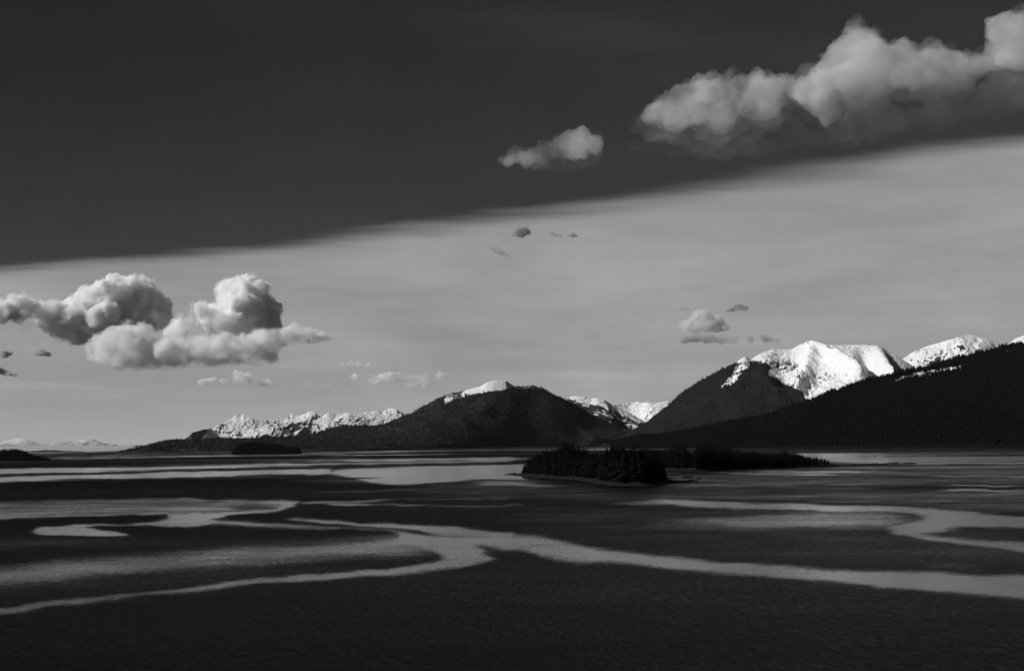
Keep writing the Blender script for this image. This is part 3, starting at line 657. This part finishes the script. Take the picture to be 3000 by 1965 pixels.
def plant(poly, height, top_px, n, sd_min, seed, n_single, namer, group, stuff_label, hmin=5, hmax=36):
    base, H, need, u, r, sd = tree_spots(poly, height, top_px, n, sd_min, seed, hmin, hmax)
    g = np.random.default_rng(seed + 1)
    score = np.abs(need - H) / r * 1000 + 0.02 * sd + g.uniform(0, 4, len(H))       # trees whose tops stand on the skyline, and those along the near edge
    order = np.argsort(score); single = order[:n_single]; rest = order[n_single:]
    for c, i in enumerate(single):
        k = int(g.integers(len(VM))); lab = namer(u[i], r[i], H[i], sd[i])
        e = bpy.data.objects.new('conifer_tree', None); COL.objects.link(e)
        e.location = base[i] - np.array([0, 0, 0.2]); e.rotation_euler = (g.normal(0, .02), g.normal(0, .02), g.uniform(0, 6.28))
        w = H[i] * g.uniform(0.85, 1.35); e.scale = (w, w, H[i]); e.empty_display_size = 0.1
        tag(e, lab[0], 'tree', lab[1])
        link('trunk', VM[k][1], e); link('crown', VM[k][0], e)
    Vs, Fs, off = [], [], 0
    for i in rest:
        c, t = LOW[int(g.integers(len(LOW)))]; a = g.uniform(0, 6.28); w = H[i] * g.uniform(0.9, 1.4)
        ca, sa = math.cos(a), math.sin(a)
        for V, Fc in (c, t):
            q = np.column_stack([(V[:, 0] * ca - V[:, 1] * sa) * w, (V[:, 0] * sa + V[:, 1] * ca) * w, V[:, 2] * H[i]]) + base[i]
            Vs.append(q); Fs.append(Fc + off); off += len(V)
    me = np_mesh('conifer_wood', np.vstack(Vs), np.vstack(Fs), M_NEEDLE, False)
    tag(link('conifer_wood', me), stuff_label, 'wood', kind='stuff')

def size_of(H, sd):
    w = 'tall' if H > 27 else ('short' if H < 15 else 'mid-height')
    return w, ('at the shore edge' if sd < 24 else 'deep in the wood')
def front_name(u, r, H, sd):
    w, p = size_of(H, sd)
    if u < 1720: return f'{w} dark conifer {p} on the pale-beached arm of the headland island', f'{w} conifers {p} on the island arm'
    return f'{w} dark conifer {p} on the blunt rocky headland', f'{w} conifers {p} on the headland'
def back_name(u, r, H, sd):
    w, p = size_of(H, sd)
    if u < 2165: return f'{w} dark conifer {p} on the high end of the long low island', f'{w} conifers {p} on the high end of the long island'
    return f'{w} dark conifer {p} on the long low island towards its reef', f'{w} conifers {p} towards the reef'
plant(front_poly, front_h, FRONT_TOP, 1500, 7, 401, 160, front_name, None, 'dense mass of dark conifers filling the headland island')
plant(back_poly, back_h, BACK_TOP, 1900, 10, 411, 140, back_name, None, 'dense mass of dark conifers filling the long low island', 4)

# shore rocks: each its own boulder
def rock_mesh(seed):
    import bmesh
    bm = bmesh.new(); bmesh.ops.create_icosphere(bm, subdivisions=2, radius=1)
    g = np.random.default_rng(seed); sc = np.array([1.0, g.uniform(.6, .9), g.uniform(.35, .6)])
    me = bpy.data.meshes.new('rock')
    co = np.array([v.co[:] for v in bm.verts]); k = 1 + 0.45 * fbm(co[:, 0] * 1.3 + seed, co[:, 1] * 1.3, co[:, 2] * 1.3, oct=3, seed=seed)
    for v, c in zip(bm.verts, co * k[:, None] * sc): v.co = c
    bm.to_mesh(me); bm.free(); me.materials.append(M_ROCK); return me
RK = [rock_mesh(500 + i) for i in range(5)]
def rocks(pts, smin, smax, label, group, seed):
    g = np.random.default_rng(seed)
    for (x, y) in pts:
        p = on_water(np.array([x]), np.array([y]))[0]
        o = link('rock', RK[int(g.integers(5))]); s = g.uniform(smin, smax)
        o.location = (p[0], p[1], 0.12 * s); o.rotation_euler = (0, 0, g.uniform(-.5, .5)); o.scale = (s * g.uniform(1.2, 2.2), s, s * g.uniform(.6, 1.0))
        tag(o, label, 'rock', group)
rocks(C5([(76, 202), (88, 203), (100, 201), (112, 202), (124, 200), (136, 200), (148, 203), (130, 205), (156, 206)]), 3.0, 5.5,
      'low black rock at the tip of the headland island arm', 'rocks at the tip of the arm', 5)
rocks(C5([(935, 222), (955, 204), (925, 206), (985, 238), (1010, 236), (1030, 217), (1045, 218), (1055, 236), (1072, 240), (1020, 243), (1090, 226), (970, 243)]), 2.0, 5.0,
      'low wet black rock awash off the end of the blunt headland', 'rocks off the headland', 1)
rocks(C5([(1850, 155), (1885, 152), (1910, 149), (1975, 147), (2000, 145), (2040, 145), (2075, 144), (2105, 143), (2135, 144), (2155, 142), (2190, 143), (2215, 142), (2235, 143), (2150, 147)]), 2.5, 5.5,
      'low wet black rock in the reef trailing from the long island', 'rocks of the reef', 2)
rocks(C5([(560, 240), (600, 248), (650, 252), (700, 254), (745, 256), (790, 257), (840, 256), (880, 254), (905, 250), (520, 236), (300, 216), (400, 224), (450, 228)]), 2.0, 4.5,
      'dark boulder on the shore under the headland trees', 'boulders along the headland shore', 3)
rocks(C5([(905, 158), (930, 166), (960, 170), (1010, 172), (1060, 172), (1130, 170), (1200, 168), (1270, 166), (1350, 164), (1600, 158), (1660, 158), (1720, 157)]), 2.0, 4.5,
      'dark boulder on the open beach of the long island', 'boulders along the long beach', 4)

# ------------------------------------------------------------------ clouds
import bmesh
ICO = []
for sub in (1, 2):
    bm = bmesh.new(); bmesh.ops.create_icosphere(bm, subdivisions=sub, radius=1)
    ICO.append((np.array([v.co[:] for v in bm.verts]), np.array([[v.index for v in f.verts] for f in bm.faces]))); bm.free()

def mat_cloud(name, sigma, albedo=0.995, scale=300.0, lo=0.3, hi=0.6, stretch=1.0):
    """droplets whose density breaks up in billows of about `scale` metres"""
    m = bpy.data.materials.new(name); m.use_nodes = True; nt = m.node_tree; nt.nodes.clear()
    o = N(nt, 'ShaderNodeOutputMaterial'); v = N(nt, 'ShaderNodeVolumePrincipled')
    v.inputs['Color'].default_value = (albedo, albedo, albedo, 1)
    v.inputs['Anisotropy'].default_value = 0.0
    g = N(nt, 'ShaderNodeNewGeometry')
    n = noise(nt, mapping(nt, g.outputs['Position'], (1 / (scale * stretch), 1 / scale, 1 / scale)), 1.0, 5.0, 0.62, 0.3)
    nt.links.new(SS(nt, n, lo, hi, 0.0, sigma), v.inputs['Density'])
    nt.links.new(v.outputs[0], o.inputs['Volume'])
    return m

def cloud(label, blobs, D, mat, voxel, seed, fringe=None, under=(), puff=1.0, base_v=None, flat=1.0, depth=1.6, disp=0.34, group=None, kids=(18, 9), grow=0.98):
    """billows: traced lobes (photo u, v, radius px) at distance D, smaller puffs budding from them, fused and roughened"""
    g = np.random.default_rng(seed); B = np.array(blobs, float); mpp = D / F
    B[:, 2] *= grow
    extra = []                                     # bridge each lobe to its neighbours
    for i in range(len(B)):
        dd = np.hypot(B[:, 0] - B[i, 0], B[:, 1] - B[i, 1]); dd[i] = 1e9
        for j in np.argsort(dd)[:3]:
            gap = dd[j] / (B[i, 2] + B[j, 2])
            if j > i and gap < 1.6:
                for f in (0.33, 0.67):
                    q = B[i] * (1 - f) + B[j] * f; q[2] *= 0.85; extra.append(q)
    nB = len(B)
    if extra: B = np.vstack([B, extra])
    c = at_dist(B[:, 0], B[:, 1], np.full(len(B), D)); r = B[:, 2] * mpp
    fw = c / np.linalg.norm(c, axis=1, keepdims=True); fw[:, 2] = 0
    jit = g.uniform(-1, 1, len(B)) * depth * np.median(r)
    jit[nB:] *= 0.3
    c = c + fw * jit[:, None]
    cs, rs = [c], [r]
    pc, pr = c, r
    for lev, nk in enumerate(kids):
        d = g.normal(size=(len(pc), nk, 3)); d[..., 2] += 0.35 if lev == 0 else 0.1
        d /= np.linalg.norm(d, axis=-1, keepdims=True)
        k = g.uniform(0.25, 0.5, (len(pc), nk)) * puff
        nc = (pc[:, None] + d * (pr[:, None] * (1.02 - 0.35 * k))[..., None]).reshape(-1, 3); nr = (pr[:, None] * k).ravel()
        ok = nr > voxel * 1.2; nc, nr = nc[ok], nr[ok]
        cs.append(nc); rs.append(nr); pc, pr = nc, nr
    c, r = np.vstack(cs), np.concatenate(rs)
    Vs, Fs, off = [], [], 0
    for (iv, jf), sel in ((ICO[1], r > 6 * voxel), (ICO[0], r <= 6 * voxel)):
        cc_, rr_ = c[sel], r[sel]
        Vs.append((cc_[:, None] + iv[None] * rr_[:, None, None] * np.array([1, 1, flat])).reshape(-1, 3))
        Fs.append((jf[None] + (np.arange(len(cc_)) * len(iv))[:, None, None]).reshape(-1, 3) + off); off += len(Vs[-1])
    V, Fc = np.vstack(Vs), np.vstack(Fs)
    org = V.mean(0)
    me = np_mesh('cloud', V - org, Fc)
    o = link('cloud', me)
    md = o.modifiers.new('r', 'REMESH'); md.mode = 'VOXEL'; md.voxel_size = voxel
    dg = bpy.context.evaluated_depsgraph_get(); dg.update()
    me2 = bpy.data.meshes.new_from_object(o.evaluated_get(dg)); o.modifiers.clear(); o.data = me2; bpy.data.meshes.remove(me)
    n = len(me2.vertices); co = np.empty(n * 3, np.float32); me2.vertices.foreach_get('co', co); co = co.reshape(-1, 3).astype(float)
    nr = np.empty(n * 3, np.float32); me2.vertex_normals.foreach_get('vector', nr); nr = nr.reshape(-1, 3)
    R0 = np.median(B[:, 2]) * mpp; w = R0 * 0.9
    dsp = fbm(co[:, 0] / w, co[:, 1] / w, co[:, 2] / w, oct=5, seed=seed, gain=0.55, ridged=False)
    bil = 1 - np.abs(fbm(co[:, 0] / w * 2.2, co[:, 1] / w * 2.2, co[:, 2] / w * 2.2, oct=3, seed=seed + 3)) * 2
    co = co + nr * ((dsp * 1.0 - 0.25 * bil) * disp * R0)[:, None]
    if base_v is not None:                       # flat condensation level
        zb = at_dist(B[:, 0].mean(), base_v, D)[2] - org[2]
        co[:, 2] = np.where(co[:, 2] < zb, zb + (co[:, 2] - zb) * 0.5, co[:, 2])
    me2.vertices.foreach_set('co', co.astype(np.float32).ravel()); me2.update()
    md = o.modifiers.new('r', 'REMESH'); md.mode = 'VOXEL'; md.voxel_size = voxel          # close any folds
    dg = bpy.context.evaluated_depsgraph_get(); dg.update()
    me3 = bpy.data.meshes.new_from_object(o.evaluated_get(dg)); o.modifiers.clear(); o.data = me3; bpy.data.meshes.remove(me2); me2 = me3
    me2.name = 'cloud'; me2.materials.clear(); me2.materials.append(mat)
    me2.polygons.foreach_set('use_smooth', np.ones(len(me2.polygons), bool)); me2.update()
    zmin = co[:, 2].min() + org[2]
    o.location = org + np.array([0, 0, max(0.0, HAZE_TOP + 20 - zmin)])
    if zmin < HAZE_TOP + 20: print('cloud lifted', label, zmin)
    o.name = 'cloud'
    if label: tag(o, label, 'cloud', group)
    if fringe is not None:                       # thin torn vapour round the dense billows
        e = cloud(None, blobs, D, fringe, voxel * 1.4, seed + 7, None, (), puff, base_v, flat, depth * 0.8, disp * 1.25, None, (9, 5), grow * 1.2)
        e.name = 'wispy_edge'; e.parent = o; e.location = e.location - o.location
    if len(under):                               # thin underside, its shade put into a greyer droplet colour
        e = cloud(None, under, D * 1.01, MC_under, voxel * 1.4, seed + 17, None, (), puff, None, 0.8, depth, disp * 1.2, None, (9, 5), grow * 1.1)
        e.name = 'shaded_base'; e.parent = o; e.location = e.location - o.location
    return o

HAZE_TOP = 1420.0
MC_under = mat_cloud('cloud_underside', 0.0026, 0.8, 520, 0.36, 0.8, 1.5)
MC_soft_edge = mat_cloud('soft_edge', 0.0042, 0.95, 420, 0.42, 0.75)
MC_thick = mat_cloud('cumulus', 0.03, 0.998, 380, 0.38, 0.66)
MC_bank = mat_cloud('cumulus_bank', 0.012, 0.97, 420, 0.38, 0.72)
MC_soft = mat_cloud('soft_cumulus', 0.009, 0.93, 520, 0.36, 0.82)
MC_small = mat_cloud('small_cumulus', 0.02, 0.9, 320, 0.36, 0.66)
MC_strip = mat_cloud('grey_strip', 0.02, 0.62, 350, 0.30, 0.7, 1.6)
MC_veil = mat_cloud('cloud_veil', 0.0012, 0.5, 700, 0.38, 0.75, 2.0)
MC_thin = mat_cloud('thin_cloud', 0.018, 0.99, 500, 0.42, 0.75, 2.0)
MC_shade = mat_cloud('shade_grey_scud', 0.05, 0.55, 260, 0.36, 0.75, 1.5)  # small clouds in shade: the shade is put into a low droplet colour

C4 = lambda pts: [(1400 + x / 1.4875, 50 + y / 1.4875, r / 1.4875) for x, y, r in pts]
K1 = lambda pts: [(x / 2.1636, 750 + y / 2.1636, r / 2.1636) for x, y, r in pts]
K3 = lambda pts: [(1800 + x / 1.9833, 850 + y / 1.9833, r / 1.9833) for x, y, r in pts]
MC_edge = mat_cloud('cumulus_edge', 0.0075, 0.99, 330, 0.42, 0.75)
cloud('billowing grey-white cumulus heap beside the tall white tower', K1([(720, 195, 75), (870, 170, 48), (960, 165, 24), (600, 290, 100), (800, 250, 90), (950, 270, 70), (1045, 310, 42), (880, 370, 105), (640, 390, 120), (450, 340, 75), (400, 430, 85), (1000, 400, 80), (300, 360, 60), (210, 330, 55), (140, 300, 42), (80, 265, 28), (20, 350, 60), (-80, 330, 70), (510, 480, 75), (300, 420, 60), (120, 370, 50)]),
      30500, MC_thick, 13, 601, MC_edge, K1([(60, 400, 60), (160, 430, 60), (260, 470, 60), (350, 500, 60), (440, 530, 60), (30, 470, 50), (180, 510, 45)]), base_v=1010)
cloud('tall bright white cumulus tower with a shaded flank', K1([(1560, 185, 70), (1450, 215, 75), (1640, 230, 75), (1560, 320, 125), (1690, 340, 80), (1380, 400, 95), (1280, 350, 52), (1450, 440, 90), (1600, 460, 100), (1750, 400, 40), (1710, 490, 85), (1120, 480, 70)]),
      29500, MC_thick, 13, 611, MC_edge, base_v=1010)
cloud('low grey cloud bank joining the feet of heap and tower', K1([(820, 530, 90), (900, 510, 70), (650, 580, 85), (740, 540, 80), (930, 590, 90), (800, 660, 80), (940, 670, 60), (700, 680, 45), (590, 600, 50), (1060, 600, 85), (1150, 620, 80), (1250, 590, 85), (1400, 600, 90), (1550, 590, 85), (1700, 600, 70), (1130, 660, 60), (1340, 660, 50), (1640, 530, 70), (1760, 520, 60), (1860, 490, 60), (1970, 500, 46), (2060, 515, 32), (2130, 528, 18)]),
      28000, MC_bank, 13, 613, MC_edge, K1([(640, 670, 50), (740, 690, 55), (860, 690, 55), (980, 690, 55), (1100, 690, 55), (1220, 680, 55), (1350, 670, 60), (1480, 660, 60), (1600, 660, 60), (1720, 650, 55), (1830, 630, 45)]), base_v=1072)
DR = 9000
cloud('dim grey cloud veil hanging under the long bank', C4([(700, 520, 60), (850, 560, 60), (1000, 580, 60), (1200, 560, 60), (1400, 540, 55), (1600, 520, 60), (1800, 470, 60), (2000, 430, 60), (2200, 400, 60), (2400, 360, 60), (2600, 330, 60), (1300, 420, 80), (1700, 420, 80), (2000, 340, 70), (2300, 280, 80)]), DR * 1.12, MC_veil, 16, 615, flat=0.7, grow=1.2)
cloud('small soft grey cloud detached below the dark sky', C4([(440, 525, 45), (380, 545, 42), (505, 545, 38), (300, 590, 44), (420, 585, 50), (520, 590, 26), (210, 608, 36), (140, 618, 26)]), DR, MC_soft, 8, 621, MC_soft_edge,
      C4([(180, 610, 42), (110, 620, 28), (260, 620, 45), (350, 630, 45), (430, 630, 45), (500, 620, 40)]), base_v=490, grow=1.08)
cloud('long bank of soft grey cloud with bright crests', C4([(1000, 330, 66), (900, 355, 62), (820, 385, 50), (760, 420, 40), (1120, 285, 40), (1220, 295, 55), (1350, 275, 32), (1290, 330, 50), (1100, 370, 70), (1190, 370, 70), (960, 410, 60), (860, 430, 55), (1060, 440, 60), (1250, 400, 60), (1340, 340, 45)]), DR * 1.05, MC_soft, 9, 632, MC_soft_edge,
      C4([(700, 460, 48), (780, 480, 60), (900, 470, 80), (1050, 470, 90), (1200, 440, 85), (1300, 420, 70), (1000, 540, 60), (1150, 530, 60), (880, 530, 50)]), base_v=430, grow=1.05)
cloud('large soft grey cloud rising to a rounded head', C4([(1655, 95, 60), (1710, 110, 45), (1600, 160, 72), (1540, 225, 66), (1690, 200, 85), (1850, 190, 65), (1980, 180, 55), (2080, 180, 46), (1770, 200, 70), (1920, 230, 70), (2060, 230, 60), (1480, 385, 46), (1530, 420, 46), (1500, 300, 66), (1620, 280, 75), (1740, 280, 75), (1860, 270, 65), (1980, 265, 60), (2150, 220, 45), (1400, 330, 45)]), DR * 0.98, MC_soft, 9, 641, MC_soft_edge,
      C4([(1450, 300, 80), (1550, 310, 90), (1680, 310, 95), (1810, 310, 85), (1950, 290, 85), (2090, 270, 75), (1580, 470, 60), (1650, 420, 60), (1420, 400, 60), (2180, 240, 60)]), base_v=360, grow=1.05)
cloud('soft grey cloud mass piled above the long bank', C4([(2300, 70, 72), (2380, 40, 65), (2250, 110, 45), (2450, 70, 80), (2560, 110, 80), (2350, 120, 60), (2250, 170, 50), (2330, 190, 60), (2430, 180, 70), (2180, 215, 40)]), DR * 0.93, MC_soft, 9, 651, MC_soft_edge,
      C4([(2230, 170, 55), (2310, 180, 80), (2400, 180, 90), (2520, 200, 90), (2640, 190, 80), (2300, 260, 60)]), base_v=200, grow=1.05)
cloud('small rounded cumulus above the snow bowl mountain', K3([(510, 175, 50), (590, 200, 45), (420, 215, 36), (480, 215, 40), (640, 215, 26)]), 22000, MC_small, 9, 661, base_v=972, depth=0.6, grow=1.2)
cloud('flat grey cloud strip under the small rounded cumulus', K3([(400, 288, 26), (470, 280, 26), (540, 282, 30), (620, 290, 28), (700, 290, 24), (790, 288, 24), (870, 285, 24), (940, 288, 26)]), 22600, MC_strip, 9, 671, base_v=1008, depth=0.6)
cloud('small dark lens of cloud beside the rounded cumulus', K3([(720, 100, 24), (760, 108, 20), (685, 113, 16), (655, 118, 9)]), 20000, MC_shade, 6, 681, base_v=913, depth=0.6)
cloud('tiny dark cloud sliver above the rounded cumulus', K3([(380, 110, 8), (400, 108, 10), (425, 112, 9), (448, 117, 6)]), 20500, MC_shade, 4, 691, depth=0.6)
SC = 'scraps of dark cloud against the pale sheet'
cloud('ragged grey cloud scrap, uppermost of those on the pale sheet', [(1505, 688, 9), (1520, 678, 13), (1538, 674, 13), (1550, 682, 8), (1528, 686, 12)], 15000, MC_shade, 5, 701, depth=0.6, disp=0.5)
cloud('ragged grey cloud scrap trailing down to the right', [(1440, 726, 8), (1456, 732, 11), (1470, 740, 10), (1484, 747, 7), (1497, 752, 4)], 15500, MC_shade, 5, 711, depth=0.6, disp=0.5)
cloud('pair of tiny flat dark cloud flecks', [(1616, 685, 6), (1632, 689, 6), (1646, 692, 4), (1664, 691, 5), (1677, 688, 8), (1690, 692, 5)], 15500, MC_shade, 4, 721, depth=0.6, disp=0.4)
cloud('thin pale cloud shelf drifting under the cumulus tower', K1([(1270, 800, 24), (1340, 790, 26), (1420, 800, 28), (1500, 790, 40), (1560, 780, 42), (1620, 800, 34), (1700, 800, 30), (1800, 810, 26), (1950, 815, 26), (2080, 820, 18), (1500, 740, 24)]), 38000, MC_thin, 16, 731, flat=0.8, depth=0.6)
cloud('faint pale cloud veil above the sawtooth range', [(1040, 1105, 12), (1090, 1112, 16), (1140, 1105, 18), (1190, 1110, 20), (1240, 1108, 18), (1290, 1100, 16), (1320, 1095, 10), (1250, 1128, 14), (1200, 1128, 12)], 40000, MC_thin, 16, 741, flat=0.7, depth=0.6)
cloud('small grey cloud fleck over the thin pale shelf', [(1000, 1068, 7), (1025, 1064, 9), (1050, 1066, 10), (1080, 1070, 8)], 38000, MC_thin, 14, 751, flat=0.8, depth=0.5)
cloud('small grey cloud fleck low under the cumulus heap', [(380, 1138, 7), (400, 1133, 10), (425, 1132, 10), (445, 1137, 7)], 38000, MC_thin, 14, 761, flat=0.8, depth=0.5)
cloud('small dark cloud patch hanging left under the heap', [(105, 1038, 8), (122, 1034, 11), (140, 1038, 9), (175, 1028, 6)], 34000, MC_shade, 12, 771, flat=0.8, depth=0.5)
cloud('low dark cloud wedge under the heap', [(-15, 1080, 12), (5, 1088, 11), (25, 1095, 9), (45, 1099, 6), (-20, 1040, 14), (15, 1038, 11), (35, 1034, 7)], 34000, MC_shade, 12, 781, flat=0.8, depth=0.5)
cloud('pale flat cloud streak above the snow bowl summit', K3([(800, 190, 16), (880, 180, 22), (960, 178, 26), (1040, 180, 26), (1120, 185, 24), (1200, 190, 20), (1280, 192, 12)]), 26000, mat_cloud('pale_streak', 0.004, 0.99, 500, 0.4, 0.75, 3.0), 10, 791, flat=0.7, depth=0.6)
cloud('narrow pale cloud streak pointing over the snow peak', K3([(1180, 255, 8), (1260, 248, 12), (1340, 240, 14), (1420, 234, 16), (1500, 232, 14), (1570, 232, 9), (1620, 234, 5)]), 26500, mat_cloud('paler_streak', 0.006, 0.99, 500, 0.4, 0.75, 3.0), 9, 801, flat=0.7, depth=0.6)

# ------------------------------------------------------------------ haze
def haze():
    X, Y0, Y1 = 200000.0, -200000.0, 200000.0
    V = [(x, y, z) for z in (-7.5, HAZE_TOP) for y in (Y0, Y1) for x in (-X, X)]
    Fc = [(0, 2, 3, 1), (4, 5, 7, 6), (0, 1, 5, 4), (2, 6, 7, 3), (0, 4, 6, 2), (1, 3, 7, 5)]
    m = bpy.data.materials.new('hazy_air'); m.use_nodes = True; nt = m.node_tree; nt.nodes.clear()
    o = N(nt, 'ShaderNodeOutputMaterial'); v = N(nt, 'ShaderNodeVolumePrincipled')
    v.inputs['Color'].default_value = (0.9, 0.9, 0.9, 1); v.inputs['Density'].default_value = 1.05e-6
    nt.links.new(v.outputs[0], o.inputs['Volume'])
    me = np_mesh('haze', V, Fc, m, False); tag(link('haze', me), kind='stuff')
haze()
